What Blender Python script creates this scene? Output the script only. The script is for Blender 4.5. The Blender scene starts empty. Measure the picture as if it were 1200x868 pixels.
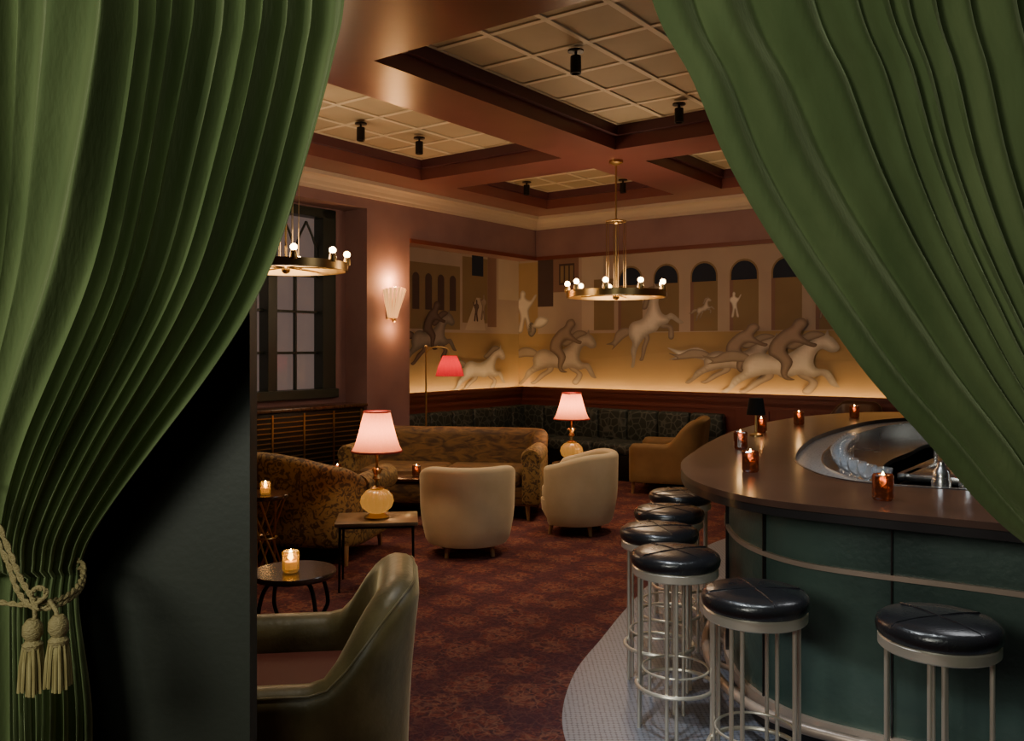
import bpy, bmesh, math, random
import numpy as np
from mathutils import Vector, Matrix
from mathutils.geometry import tessellate_polygon, delaunay_2d_cdt
random.seed(4)
pi=math.pi
# ---------------------------------------------------------------- frame of the room
CX,CY=0.34,12.3
PHI=-math.radians(36.7)
U=(math.cos(PHI),math.sin(PHI)); V=(-math.sin(PHI),math.cos(PHI))
def R(a,b,z=0.0): return Vector((CX+a*U[0]+b*V[0],CY+a*U[1]+b*V[1],z))
COL=bpy.context.scene.collection
# ---------------------------------------------------------------- materials
def newmat(n):
    m=bpy.data.materials.new(n); m.use_nodes=True
    nt=m.node_tree; return m,nt,nt.nodes['Principled BSDF']
def pm(n,col,rough=.5,metal=0,col2=None,scale=6,detail=4,ramp=(.35,.65),bump=0,bscale=60,sheen=0,sheencol=None,emit=None,estr=0,coat=0,tex='noise',trans=0,dist=0,stretch=None,spec=None):
    m,nt,p=newmat(n); N=nt.nodes; L=nt.links
    p.inputs['Base Color'].default_value=(*col,1); p.inputs['Roughness'].default_value=rough
    p.inputs['Metallic'].default_value=metal
    if spec is not None: p.inputs['Specular IOR Level'].default_value=spec
    if coat: p.inputs['Coat Weight'].default_value=coat; p.inputs['Coat Roughness'].default_value=.15
    if sheen:
        p.inputs['Sheen Weight'].default_value=sheen; p.inputs['Sheen Roughness'].default_value=.4
        p.inputs['Sheen Tint'].default_value=(*(sheencol or col),1)
    if emit: p.inputs['Emission Color'].default_value=(*emit,1); p.inputs['Emission Strength'].default_value=estr
    if trans: p.inputs['Transmission Weight'].default_value=trans
    tc=N.new('ShaderNodeTexCoord'); src=tc.outputs['Object']
    if stretch:
        mp=N.new('ShaderNodeMapping'); mp.inputs['Scale'].default_value=stretch; L.new(src,mp.inputs['Vector']); src=mp.outputs['Vector']
    if col2 is not None:
        if tex=='noise':
            t=N.new('ShaderNodeTexNoise'); t.inputs['Detail'].default_value=detail; t.inputs['Distortion'].default_value=dist; out=t.outputs['Fac']
        elif tex=='voronoi':
            t=N.new('ShaderNodeTexVoronoi'); out=t.outputs['Distance']
        elif tex=='edge':
            t=N.new('ShaderNodeTexVoronoi'); t.feature='DISTANCE_TO_EDGE'; out=t.outputs['Distance']
        t.inputs['Scale'].default_value=scale; L.new(src,t.inputs['Vector'])
        r=N.new('ShaderNodeValToRGB'); r.color_ramp.elements[0].position=ramp[0]; r.color_ramp.elements[1].position=ramp[1]
        r.color_ramp.elements[0].color=(*col,1); r.color_ramp.elements[1].color=(*col2,1)
        L.new(out,r.inputs['Fac']); L.new(r.outputs['Color'],p.inputs['Base Color'])
    else:
        t=N.new('ShaderNodeTexNoise'); t.inputs['Scale'].default_value=scale; L.new(src,t.inputs['Vector'])
        mr=N.new('ShaderNodeMapRange'); mr.inputs['To Min'].default_value=max(0,rough-.06); mr.inputs['To Max'].default_value=min(1,rough+.06)
        L.new(t.outputs['Fac'],mr.inputs['Value']); L.new(mr.outputs['Result'],p.inputs['Roughness'])
    if bump:
        t2=N.new('ShaderNodeTexNoise'); t2.inputs['Scale'].default_value=bscale; L.new(src,t2.inputs['Vector'])
        b=N.new('ShaderNodeBump'); b.inputs['Strength'].default_value=bump; b.inputs['Distance'].default_value=.01
        L.new(t2.outputs['Fac'],b.inputs['Height']); L.new(b.outputs['Normal'],p.inputs['Normal'])
    return m
m_curtain=pm('green_velvet',(.066,.098,.034),.85,col2=(.116,.156,.060),scale=4,stretch=(1,1,.3),sheen=1,sheencol=(.62,.72,.40),bump=.2,bscale=70,spec=.2)
m_frontwall=pm('dark_green_lacquer',(.022,.028,.019),.55,bump=.05)
m_wall=pm('mauve_plaster',(.215,.125,.128),.75,col2=(.26,.155,.155),scale=2,bump=.05)
m_wains=pm('oxblood_paint',(.14,.034,.025),.45,bump=.03)
m_beam=pm('burgundy_rose_paint',(.155,.050,.044),.28,col2=(.19,.064,.056),scale=2)
m_step=pm('plum_paint',(.085,.026,.034),.42)
m_cream=pm('cream_cornice',(.48,.40,.32),.6)
m_ceil=pm('parchment_panel',(.38,.305,.195),.7,col2=(.44,.36,.235),scale=1.5)
m_batten=pm('batten_paint',(.64,.55,.40),.6)
m_brass=pm('aged_brass',(.50,.34,.14),.3,1)
m_nickel=pm('satin_champagne_metal',(.80,.74,.62),.38,.75)
m_steel=pm('stainless_steel',(.62,.63,.63),.25,1)
m_black=pm('black_metal',(.015,.013,.012),.4,.6)
m_leather=pm('black_leather',(.013,.013,.015),.28,bump=.12,bscale=120,coat=.25)
m_wood=pm('dark_walnut',(.035,.015,.008),.25,col2=(.07,.03,.014),scale=5,stretch=(1,8,1),coat=.5)
m_bartop=pm('bar_top_wood',(.040,.019,.013),.28,col2=(.062,.030,.020),scale=4,coat=.35)
m_baredge=pm('bar_edge_black',(.012,.010,.010),.3,coat=.3)
m_barleather=pm('bottle_green_leather',(.034,.066,.057),.38,col2=(.080,.128,.106),scale=2.4,detail=6,bump=.18,bscale=40)
m_trimbr=pm('bronze_trim',(.58,.45,.36),.35,.5)
m_greymos=pm('grey_stone_mosaic',(.08,.08,.085),.35,col2=(.28,.28,.27),tex='edge',scale=55,ramp=(.03,.10))
m_cream_v=pm('champagne_velvet',(.52,.425,.26),.7,col2=(.62,.52,.335),scale=3,sheen=.5,sheencol=(1,.87,.6),bump=.04)
m_olive_v=pm('olive_gold_velvet',(.080,.064,.024),.42,col2=(.235,.185,.078),scale=3.5,detail=5,sheen=.9,sheencol=(.95,.82,.48),bump=.15,bscale=40)
m_red_v=pm('rust_velvet',(.13,.026,.012),.7,sheen=.3,sheencol=(.5,.15,.08))
m_tan_v=pm('tan_velvet',(.19,.11,.038),.7,col2=(.25,.15,.055),scale=4,sheen=.4,sheencol=(.8,.6,.3))
m_brownl=pm('brown_leather',(.06,.022,.012),.4)
m_pat=pm('gold_figured_velvet',(.245,.155,.048),.7,col2=(.060,.034,.015),tex='noise',scale=15,detail=3,dist=2.4,ramp=(.47,.56),sheen=.2,sheencol=(.6,.45,.2))
m_pat2=pm('dark_amber_velvet',(.17,.092,.026),.7,col2=(.055,.028,.012),tex='noise',scale=6,detail=3,dist=1.2,ramp=(.38,.62),sheen=.3,sheencol=(.7,.5,.2),stretch=(1,2.5,3))
m_banq=pm('green_figured_velvet',(.075,.085,.075),.6,col2=(.014,.022,.019),tex='edge',scale=11,ramp=(.02,.10),sheen=.2)
m_legw=pm('oak_leg',(.28,.16,.07),.5)
m_bulb=pm('bulb_glass',(1,.8,.5),.3,emit=(1,.68,.32),estr=28)
m_flame=pm('flame',(1,.6,.2),.5,emit=(1,.62,.2),estr=60)
m_globe=pm('amber_ribbed_glass',(.10,.045,.008),.25,emit=(1,.42,.07),estr=.42)
m_tort=pm('tortoise_glass',(.22,.045,.015),.12,col2=(.02,.007,.005),tex='noise',scale=55,ramp=(.40,.52),trans=.55,emit=(1,.2,.04),estr=.02)
m_votive=pm('gold_votive_glass',(.95,.72,.30),.12,trans=.85,emit=(1,.5,.1),estr=.05)
m_wax=pm('candle_wax',(.55,.35,.12),.6,emit=(1,.5,.12),estr=.35)
m_sconce=pm('fluted_amber_glass',(.22,.10,.035),.2,emit=(1,.46,.14),estr=1.3)
m_rope=pm('gold_olive_cord',(.25,.205,.085),.7,bump=.5,bscale=150,stretch=(1,1,3))
m_tassel=pm('gold_olive_fringe',(.38,.33,.14),.75,col2=(.20,.16,.05),scale=60,stretch=(4,4,.15))
m_glass=pm('clear_glass',(.9,.95,1),.05,trans=.9)
m_led=pm('led_strip',(1,.7,.3),.5,emit=(1,.62,.24),estr=24)
m_pane=pm('dusk_window_glass',(.07,.055,.055),.12,col2=(.10,.08,.075),scale=2,emit=(.58,.42,.36),estr=.17)
m_winframe=pm('dark_green_frame',(.02,.028,.022),.4)
def shade_mat(n,col,e):
    m=bpy.data.materials.new(n); m.use_nodes=True; nt=m.node_tree; N=nt.nodes; L=nt.links
    N.clear(); o=N.new('ShaderNodeOutputMaterial'); d=N.new('ShaderNodeBsdfDiffuse'); t=N.new('ShaderNodeBsdfTranslucent'); mx=N.new('ShaderNodeMixShader')
    w=N.new('ShaderNodeTexNoise'); w.inputs['Scale'].default_value=30
    mc=N.new('ShaderNodeMixRGB'); mc.inputs[1].default_value=(*col,1); mc.inputs[2].default_value=(col[0]*.8,col[1]*.8,col[2]*.8,1)
    L.new(w.outputs['Fac'],mc.inputs[0]); L.new(mc.outputs[0],d.inputs[0]); L.new(mc.outputs[0],t.inputs[0])
    em=N.new('ShaderNodeEmission'); em.inputs[0].default_value=(*col,1); em.inputs[1].default_value=e
    ad=N.new('ShaderNodeAddShader')
    mx.inputs[0].default_value=.5; L.new(d.outputs[0],mx.inputs[1]); L.new(t.outputs[0],mx.inputs[2])
    L.new(mx.outputs[0],ad.inputs[0]); L.new(em.outputs[0],ad.inputs[1]); L.new(ad.outputs[0],o.inputs[0])
    return m
m_shade=shade_mat('coral_silk_shade',(.85,.31,.18),.02)
m_shade2=shade_mat('raspberry_silk_shade',(.50,.02,.04),.15)
m_bshade=pm('black_shade',(.010,.009,.008),.8,spec=.1)
m_redtrim=pm('red_shade_trim',(.30,.015,.015),.6)
# carpet
def carpet():
    m,nt,p=newmat('figured_carpet'); N=nt.nodes; L=nt.links
    tc=N.new('ShaderNodeTexCoord'); mp=N.new('ShaderNodeMapping'); mp.inputs['Rotation'].default_value=(0,0,-PHI)
    L.new(tc.outputs['Object'],mp.inputs['Vector'])
    def ramp(out,pts):
        r=N.new('ShaderNodeValToRGB'); e=r.color_ramp
        c=lambda v:(v,v,v,1) if isinstance(v,(int,float)) else (*v,1)
        e.elements[0].position=pts[0][0]; e.elements[0].color=c(pts[0][1]); e.elements[1].position=pts[-1][0]; e.elements[1].color=c(pts[-1][1])
        for q,v in pts[1:-1]: x=e.elements.new(q); x.color=c(v)
        L.new(out,r.inputs['Fac']); return r.outputs[0]
    wn=N.new('ShaderNodeTexNoise'); wn.inputs['Scale'].default_value=9; L.new(mp.outputs[0],wn.inputs['Vector'])
    ws=N.new('ShaderNodeVectorMath'); ws.operation='SCALE'; ws.inputs['Scale'].default_value=.14; L.new(wn.outputs['Color'],ws.inputs[0])
    wv=N.new('ShaderNodeVectorMath'); wv.operation='ADD'; L.new(mp.outputs[0],wv.inputs[0]); L.new(ws.outputs[0],wv.inputs[1])
    def vor(scale,rnd,pts,feat='F1'):
        v=N.new('ShaderNodeTexVoronoi'); v.feature=feat; v.inputs['Scale'].default_value=scale; v.inputs['Randomness'].default_value=rnd
        L.new(wv.outputs[0],v.inputs['Vector']); return ramp(v.outputs['Distance'],pts)
    def mix(fac,a,col,bt='MIX'):
        mx=N.new('ShaderNodeMixRGB'); mx.blend_type=bt; mx.inputs[2].default_value=(*col,1); L.new(fac,mx.inputs[0]); L.new(a,mx.inputs[1]); return mx.outputs[0]
    n=N.new('ShaderNodeTexNoise'); n.inputs['Scale'].default_value=22; n.inputs['Detail'].default_value=3; n.inputs['Distortion'].default_value=2.0; L.new(mp.outputs[0],n.inputs['Vector'])
    base=ramp(n.outputs['Fac'],[(.34,(.070,.032,.034)),(.46,(.120,.036,.030)),(.56,(.160,.046,.035)),(.68,(.19,.075,.050))])
    c=mix(vor(9,.6,[(.0,.6),(.05,.5),(.09,0),(.2,0),(1,0)],'DISTANCE_TO_EDGE'),base,(.048,.026,.034))
    c=mix(vor(15,.7,[(.0,.5),(.045,.4),(.09,0),(.2,0),(1,0)],'DISTANCE_TO_EDGE'),c,(.25,.115,.075))
    c=mix(vor(3.0,.25,[(.0,.45),(.10,.4),(.13,0),(.20,0),(.24,.4),(.29,0),(1,0)]),c,(.22,.10,.07))
    c=mix(vor(3.0,.25,[(.0,0),(.36,0),(.46,.55),(.62,.7),(1,.7)]),c,(.065,.026,.034))
    g=N.new('ShaderNodeTexNoise'); g.inputs['Scale'].default_value=90; L.new(mp.outputs[0],g.inputs['Vector'])
    c=mix(ramp(g.outputs['Fac'],[(.4,0),(.7,.5)]),c,(.5,.45,.5),'MULTIPLY')
    L.new(c,p.inputs['Base Color'])
    p.inputs['Roughness'].default_value=.95
    p.inputs['Specular IOR Level'].default_value=.1
    return m
m_carpet=carpet()
def mosaic():
    m,nt,p=newmat('penny_tile'); N=nt.nodes; L=nt.links
    tc=N.new('ShaderNodeTexCoord'); v=N.new('ShaderNodeTexVoronoi'); v.inputs['Scale'].default_value=44; v.inputs['Randomness'].default_value=.15
    L.new(tc.outputs['Object'],v.inputs['Vector'])
    r=N.new('ShaderNodeValToRGB'); e=r.color_ramp; e.elements[0].position=.42; e.elements[0].color=(.20,.215,.26,1); e.elements[1].position=.58; e.elements[1].color=(.085,.09,.115,1)
    L.new(v.outputs['Distance'],r.inputs['Fac']); L.new(r.outputs[0],p.inputs['Base Color']); p.inputs['Roughness'].default_value=.4
    return m
m_mosaic=mosaic()
# ---------------------------------------------------------------- mesh builder
class B:
    def __init__(s): s.bm=bmesh.new()
    def box(s,c,d,bev=0,rz=0,seg=2,rx=0,ry=0):
        mt=Matrix.Translation(c)@Matrix.Rotation(rz,4,'Z')@Matrix.Rotation(ry,4,'Y')@Matrix.Rotation(rx,4,'X')@Matrix.Diagonal((*d,1))
        r=bmesh.ops.create_cube(s.bm,size=1,matrix=mt)
        if bev:
            ed=list({e for v in r['verts'] for e in v.link_edges})
            bmesh.ops.bevel(s.bm,geom=ed,offset=bev,segments=seg,profile=.5,affect='EDGES')
        return s
    def rbox(s,a0,a1,b0,b1,z0,z1,bev=0):
        c=R((a0+a1)/2,(b0+b1)/2,(z0+z1)/2); return s.box(c,(a1-a0,b1-b0,z1-z0),bev,PHI)
    def lathe(s,prof,c=(0,0,0),seg=32,rib=0,nrib=12,sx=1,sy=1):
        rings=[]
        for r,z in prof:
            if r<1e-5: rings.append([s.bm.verts.new((c[0],c[1],c[2]+z))])
            else:
                rings.append([s.bm.verts.new((c[0]+sx*r*(1+rib*abs(math.sin(nrib*k*pi/seg)))*math.cos(2*pi*k/seg),c[1]+sy*r*(1+rib*abs(math.sin(nrib*k*pi/seg)))*math.sin(2*pi*k/seg),c[2]+z)) for k in range(seg)])
        for A,Bq in zip(rings,rings[1:]):
            for k in range(seg):
                k2=(k+1)%seg
                if len(A)==1 and len(Bq)==1: continue
                if len(A)==1: s.bm.faces.new((A[0],Bq[k],Bq[k2]))
                elif len(Bq)==1: s.bm.faces.new((A[k],A[k2],Bq[0]))
                else: s.bm.faces.new((A[k],A[k2],Bq[k2],Bq[k]))
        return s
    def tube(s,pts,r,seg=10,closed=False):
        pts=[Vector(p) for p in pts]; n=len(pts)
        rr=r if isinstance(r,(list,tuple)) else [r]*n
        rings=[]; up=None
        for i,p in enumerate(pts):
            if closed: t=pts[(i+1)%n]-pts[i-1]
            else: t=pts[min(i+1,n-1)]-pts[max(i-1,0)]
            t.normalize()
            if up is None:
                up=Vector((0,0,1)) if abs(t.z)<.9 else Vector((1,0,0))
            x=t.cross(up).normalized(); y=x.cross(t).normalized(); up=y
            rings.append([s.bm.verts.new(p+rr[i]*(math.cos(2*pi*k/seg)*x+math.sin(2*pi*k/seg)*y)) for k in range(seg)])
        rng=range(n) if closed else range(n-1)
        for i in rng:
            A=rings[i]; Bq=rings[(i+1)%n]
            for k in range(seg):
                s.bm.faces.new((A[k],A[(k+1)%seg],Bq[(k+1)%seg],Bq[k]))
        if not closed:
            s.bm.faces.new(rings[0][::-1]); s.bm.faces.new(rings[-1])
        return s
    def torus(s,Rr,r,c=(0,0,0),n=40,seg=8):
        return s.tube([(c[0]+Rr*math.cos(2*pi*k/n),c[1]+Rr*math.sin(2*pi*k/n),c[2]) for k in range(n)],r,seg,True)
    def sph(s,c,r,sc=(1,1,1),n=16):
        mt=Matrix.Translation(c)@Matrix.Diagonal((r*sc[0],r*sc[1],r*sc[2],1))
        bmesh.ops.create_uvsphere(s.bm,u_segments=n,v_segments=max(6,n*2//3),radius=1,matrix=mt); return s
    def shell(s,path,hs,z0,th,flare=0,hmax=1.0,rend=.07,taper=0):
        n=len(path); rings=[]
        acc=[0]
        for a,b in zip(path,path[1:]): acc.append(acc[-1]+math.dist(a,b))
        tot=acc[-1]
        for i,(x,y) in enumerate(path):
            a=path[max(i-1,0)]; b=path[min(i+1,n-1)]
            tx,ty=b[0]-a[0],b[1]-a[1]; l=math.hypot(tx,ty); nx,ny=ty/l,-tx/l
            e=min(acc[i],tot-acc[i]); f=math.sqrt(max(.04,1-(1-min(1,e/rend))**2)) if rend else 1
            t=th/2*f; h=hs[i]-(1-f)*th*.6
            sec=[(t*.75,z0),(t,z0+.03)]
            for k in range(1,6): sec.append((t,z0+.03+(h-t-z0-.03)*k/6))
            for k in range(0,9): sec.append((t*math.cos(k*pi/8),h-t+t*math.sin(k*pi/8)))
            for k in (5,4,3,2,1): sec.append((-t,z0+.03+(h-t-z0-.03)*k/6))
            sec+= [(-t,z0+.03),(-t*.75,z0)]
            ring=[]
            for o,z in sec:
                u=max(0,(z-z0)/(hmax-z0))
                q=o+flare*u**2-taper*(1-min(1,u*1.8))**2
                ring.append(s.bm.verts.new((x+nx*q,y+ny*q,z)))
            rings.append(ring)
        m=len(rings[0])
        for A,Bq in zip(rings,rings[1:]):
            for k in range(m):
                s.bm.faces.new((A[k],A[(k+1)%m],Bq[(k+1)%m],Bq[k]))
        s.bm.faces.new(rings[0][::-1]); s.bm.faces.new(rings[-1])
        return s
    def ring(s,O,I,z0,z1):
        n=len(O)
        vs=[[s.bm.verts.new((p[0],p[1],z)) for p in P] for P,z in ((O,z0),(O,z1),(I,z1),(I,z0))]
        for i in range(n):
            j=(i+1)%n
            for k in range(4):
                A=vs[k]; C=vs[(k+1)%4]
                s.bm.faces.new((A[i],A[j],C[j],C[i]))
        return s
    def poly3(s,pts3):
        vs=[s.bm.verts.new(p) for p in pts3]
        for t in tessellate_polygon([[Vector(p) for p in pts3]]):
            try: s.bm.faces.new([vs[i] for i in t])
            except ValueError: pass
        return s
    def obj(s,name,mat,parent=None,smooth=True,loc=None,rz=0,label=None,cat=None,kind=None,group=None,norm=True):
        if norm: bmesh.ops.recalc_face_normals(s.bm,faces=s.bm.faces[:])
        me=bpy.data.meshes.new(name); s.bm.to_mesh(me); s.bm.free()
        if smooth:
            for p in me.polygons: p.use_smooth=True
            me.set_sharp_from_angle(angle=math.radians(42))
        me.materials.append(mat)
        o=bpy.data.objects.new(name,me); COL.objects.link(o)
        if parent is not None: o.parent=parent
        if loc is not None: o.location=loc
        o.rotation_euler=(0,0,rz)
        if label: o['label']=label
        if cat: o['category']=cat
        if kind: o['kind']=kind
        if group: o['group']=group
        return o
def root(name,label,cat,loc,rz=0,group=None):
    e=bpy.data.objects.new(name,None); COL.objects.link(e); e.empty_display_size=.1
    e.location=loc; e.rotation_euler=(0,0,rz); e['label']=label; e['category']=cat
    if group: e['group']=group
    return e
def dup(rt,loc,rz=None,label=None,scale=None):
    new=rt.copy(); COL.objects.link(new); new.location=loc
    if rz is not None: new.rotation_euler=(0,0,rz)
    if label: new['label']=label
    if scale: new.scale=(scale,)*3
    def rec(src,dst):
        for ch in src.children:
            c=ch.copy(); COL.objects.link(c); c.parent=dst; rec(ch,c)
    rec(rt,new)
    return new
def light(kind,name,loc,energy,col,parent=None,size=.05,spot=None,target=None,blend=.6):
    l=bpy.data.lights.new(name,kind); l.energy=energy; l.color=col
    if kind=='POINT': l.shadow_soft_size=size
    if kind=='SPOT': l.shadow_soft_size=size; l.spot_size=math.radians(spot); l.spot_blend=blend
    if kind=='AREA': l.size=size
    o=bpy.data.objects.new(name,l); COL.objects.link(o); o.location=loc
    if target is not None: o.rotation_euler=(Vector(target)-Vector(loc)).to_track_quat('-Z','Y').to_euler()
    if parent: o.parent=parent
    return o
def cr(pts,n=8,closed=True):
    out=[]; N=len(pts); rng=range(N) if closed else range(N-1)
    g=lambda i: pts[i%N] if closed else pts[max(0,min(N-1,i))]
    for i in rng:
        p0,p1,p2,p3=g(i-1),g(i),g(i+1),g(i+2)
        for k in range(n):
            t=k/n
            out.append(tuple(.5*((2*b)+(-a+c)*t+(2*a-5*b+4*c-d)*t*t+(-a+3*b-3*c+d)*t**3) for a,b,c,d in zip(p0,p1,p2,p3)))
    if not closed: out.append(tuple(pts[-1]))
    return out
# ================================================================ ROOM
b=B(); b.box((0,5,-.05),(18,24,.1)); b.obj('floor',m_carpet,kind='structure',smooth=False)
# left wall
b=B()
b.rbox(-.62,-.45,-2.6,.4,0,3.5)          # recessed mural wall
b.rbox(-.45,0,-2.6,.2,2.93,3.5)          # soffit
b.rbox(-.62,0,-3.29,-2.6,0,3.5)          # pilaster
b.rbox(-.55,-.35,-3.45,-3.29,0,3.5)
b.rbox(-.55,-.35,-5.2,-3.45,0,1.1)
b.rbox(-.55,-.35,-5.2,-3.45,3.2,3.5)
b.rbox(-.55,-.35,-13,-5.2,0,3.5)
b.rbox(-.35,0,-13,-3.29,3.22,3.5)
b.obj('wall_left',m_wall,kind='structure',smooth=False)
b=B()
b.rbox(-.6,9.2,.2,.4,0,3.5); b.rbox(0,9.2,0,.2,2.93,3.5)
b.obj('wall_back',m_wall,kind='structure',smooth=False)
b=B(); b.rbox(9,9.2,-6.4,.4,0,3.5); b.obj('wall_right',m_wall,kind='structure',smooth=False)
# wainscot with trough
b=B()
b.rbox(-.28,-.24,-2.6,.05,0,1.1); b.rbox(-.45,-.24,-2.6,.05,.95,1.0); b.rbox(-.29,-.21,-2.6,.05,1.06,1.10)
b.rbox(-.26,9,.0,.04,0,1.1); b.rbox(-.26,9,.0,.2,.95,1.0); b.rbox(-.24,9,-.03,.05,1.06,1.10)
for i in range(12): b.rbox(2.98+i*.5,3.4+i*.5,-.015,.01,.18,.92,.008)
b.rbox(-.24,9,-.02,.01,.90,.93)
b.rbox(-.25,-.225,-2.6,.0,.90,.93)
b.obj('trim_1',m_wains,kind='structure',smooth=False)
b=B()
b.rbox(-.36,-.32,-2.55,.1,1.0,1.02); b.rbox(-.34,6.5,.07,.11,1.0,1.02)
b.obj('trim_2',m_led,kind='structure',smooth=False)
# soffit edge strip
b=B(); b.rbox(-.01,.02,-2.6,-.02,2.90,2.95); b.rbox(0,9,-.02,.01,2.90,2.95); b.obj('trim_3',m_wains,kind='structure',smooth=False)
# cornice: cove moulding
b=B()
prof=[(0,3.33),(.03,3.33),(.035,3.36),(.05,3.375),(.065,3.41),(.095,3.445),(.14,3.46),(.145,3.5),(0,3.5)]
for axis in 'LB':
    for i in range(len(prof)-1):
        (w0,z0),(w1,z1)=prof[i],prof[i+1]
        if axis=='L': P=[R(w0,-12.5,z0),R(w1,-12.5,z1),R(w1,0,z1),R(w0,0,z0)]
        else: P=[R(0,-w0,z0),R(0,-w1,z1),R(9,-w1,z1),R(9,-w0,z0)]
        b.bm.faces.new([b.bm.verts.new(p) for p in P])
b.obj('trim_4',m_cream,kind='structure',smooth=False,norm=False)
# ceiling
b=B(); b.rbox(-.62,9.2,-13,.4,3.72,3.82); b.obj('ceiling',m_ceil,kind='structure',smooth=False)
ab=[-.62,.6,2.45,3.05,5.9,6.5,8.6,9.2]; bb=[-13.2,-6.15,-3.05,-2.45,-.6,.4]
b=B(); st=B(); bt=B()
for i in range(7):
    for j in range(5):
        if i in (1,3,5) and j in (1,3):
            a0,a1,b0,b1=ab[i],ab[i+1],bb[j],bb[j+1]
            w=.05
            st.rbox(a0,a0+w,b0,b1,3.62,3.72); st.rbox(a1-w,a1,b0,b1,3.62,3.72); st.rbox(a0+w,a1-w,b0,b0+w,3.62,3.72); st.rbox(a0+w,a1-w,b1-w,b1,3.62,3.72)
            A0,A1,B0,B1=a0+w,a1-w,b0+w,b1-w
            na=max(3,round((A1-A0)/.5)); nb=max(3,round((B1-B0)/.5))
            for k in range(na+1):
                x=A0+(A1-A0)*k/na; bt.rbox(x-.022,x+.022,B0,B1,3.708,3.72,.003)
            for k in range(nb+1):
                y=B0+(B1-B0)*k/nb; bt.rbox(A0,A1,y-.022,y+.022,3.710,3.72,.003)
        else: b.rbox(ab[i],ab[i+1],bb[j],bb[j+1],3.5,3.72)
b.obj('trim_5',m_beam,kind='structure',smooth=False)
st.obj('trim_6',m_step,kind='structure',smooth=False)
bt.obj('trim_7',m_batten,kind='structure',smooth=False)
# front wall with opening
b=B(); b.box((-4.0,2.15,1.75),(6.71,.06,3.5)); b.obj('wall_front',m_frontwall,kind='structure',smooth=False)
b=B(); b.box((3.0,2.2,1.75),(2.5,.16,3.5)); b.obj('wall_entry',m_frontwall,kind='structure',smooth=False)
b=B(); b.box((.6,2.2,3.25),(2.6,.16,.5)); b.obj('wall_header',m_frontwall,kind='structure',smooth=False)
# ---------------- window
w=B()
def wb(b0,b1,z0,z1,a0=-.5,a1=-.33): w.rbox(a0,a1,b0,b1,z0,z1,.006)
wb(-5.2,-5.10,1.1,3.2); wb(-3.64,-3.45,1.1,3.2); wb(-4.38,-4.26,1.1,3.2); wb(-5.2,-3.45,1.1,1.2,-.5,-.28); wb(-5.2,-3.45,3.10,3.2)
for c0,c1 in ((-5.10,-4.38),(-4.26,-3.64)):
    n=2
    for k in range(1,n):
        x=c0+(c1-c0)*k/n; wb(x-.014,x+.014,1.2,2.62,-.45,-.41)
    for z in (1.6,2.05,2.45,2.62): wb(c0,c1,z-.014,z+.014,-.45,-.41)
    for k in range(n):
        x0=c0+(c1-c0)*k/n; x1=c0+(c1-c0)*(k+1)/n; xm=(x0+x1)/2
        w.tube([R(-.43,x0,2.62),R(-.43,x0+.01,2.76),R(-.43,x0+.07,2.90),R(-.43,xm,3.05)],.013,6)
        w.tube([R(-.43,x1,2.62),R(-.43,x1-.01,2.76),R(-.43,x1-.07,2.90),R(-.43,xm,3.05)],.013,6)
w.obj('window_1',m_winframe,kind='structure',smooth=False)
g=B(); g.rbox(-.49,-.48,-5.1,-3.5,1.15,3.15); g.obj('window_2',m_pane,kind='structure',smooth=False)
# ---------------- radiator cover
rc=root('radiator_cover','black radiator cabinet with fine brass slats under the window','cabinet',R(-.15,-4.2,0),PHI)
q=B(); q.box((0,0,.5),(.34,1.7,1.0),.01); q.obj('cabinet_body',m_black,rc)
q=B(); q.box((.0,0,1.02),(.40,1.76,.035),.008); q.obj('cabinet_top',m_wood,rc)
q=B()
for k in range(5): q.box((.175,-.8+k*1.6/4,.56),(.012,.02,.84))
for k in range(17): q.box((.177,0,.15+k*.05),(.012,1.62,.010))
q.obj('grille',m_brass,rc)
# ================================================================ MURAL
mc=lambda n,c:pm(n,c,.85,col2=tuple(x*.90 for x in c),scale=1.5,spec=.1)
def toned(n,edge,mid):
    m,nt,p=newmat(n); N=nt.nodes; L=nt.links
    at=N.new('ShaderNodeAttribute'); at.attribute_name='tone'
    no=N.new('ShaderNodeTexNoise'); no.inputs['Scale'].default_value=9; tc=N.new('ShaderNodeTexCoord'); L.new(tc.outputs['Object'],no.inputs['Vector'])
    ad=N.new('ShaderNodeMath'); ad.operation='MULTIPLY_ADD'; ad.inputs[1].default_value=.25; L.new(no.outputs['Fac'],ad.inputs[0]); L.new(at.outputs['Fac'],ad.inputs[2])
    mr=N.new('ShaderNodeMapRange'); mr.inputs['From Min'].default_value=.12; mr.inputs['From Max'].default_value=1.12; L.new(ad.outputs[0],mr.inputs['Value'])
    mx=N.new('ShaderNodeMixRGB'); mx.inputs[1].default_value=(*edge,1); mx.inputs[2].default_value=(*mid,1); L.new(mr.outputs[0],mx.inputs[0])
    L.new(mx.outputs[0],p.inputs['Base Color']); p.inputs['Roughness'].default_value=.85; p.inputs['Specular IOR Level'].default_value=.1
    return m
p_sky=mc('mural_cream',(.42,.345,.295)); p_gold=mc('mural_gold',(.38,.275,.15)); p_blue=mc('mural_blue',(.030,.038,.062)); p_ochre=mc('mural_ochre',(.25,.185,.115)); p_ground=mc('mural_sand',(.40,.29,.16))
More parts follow.
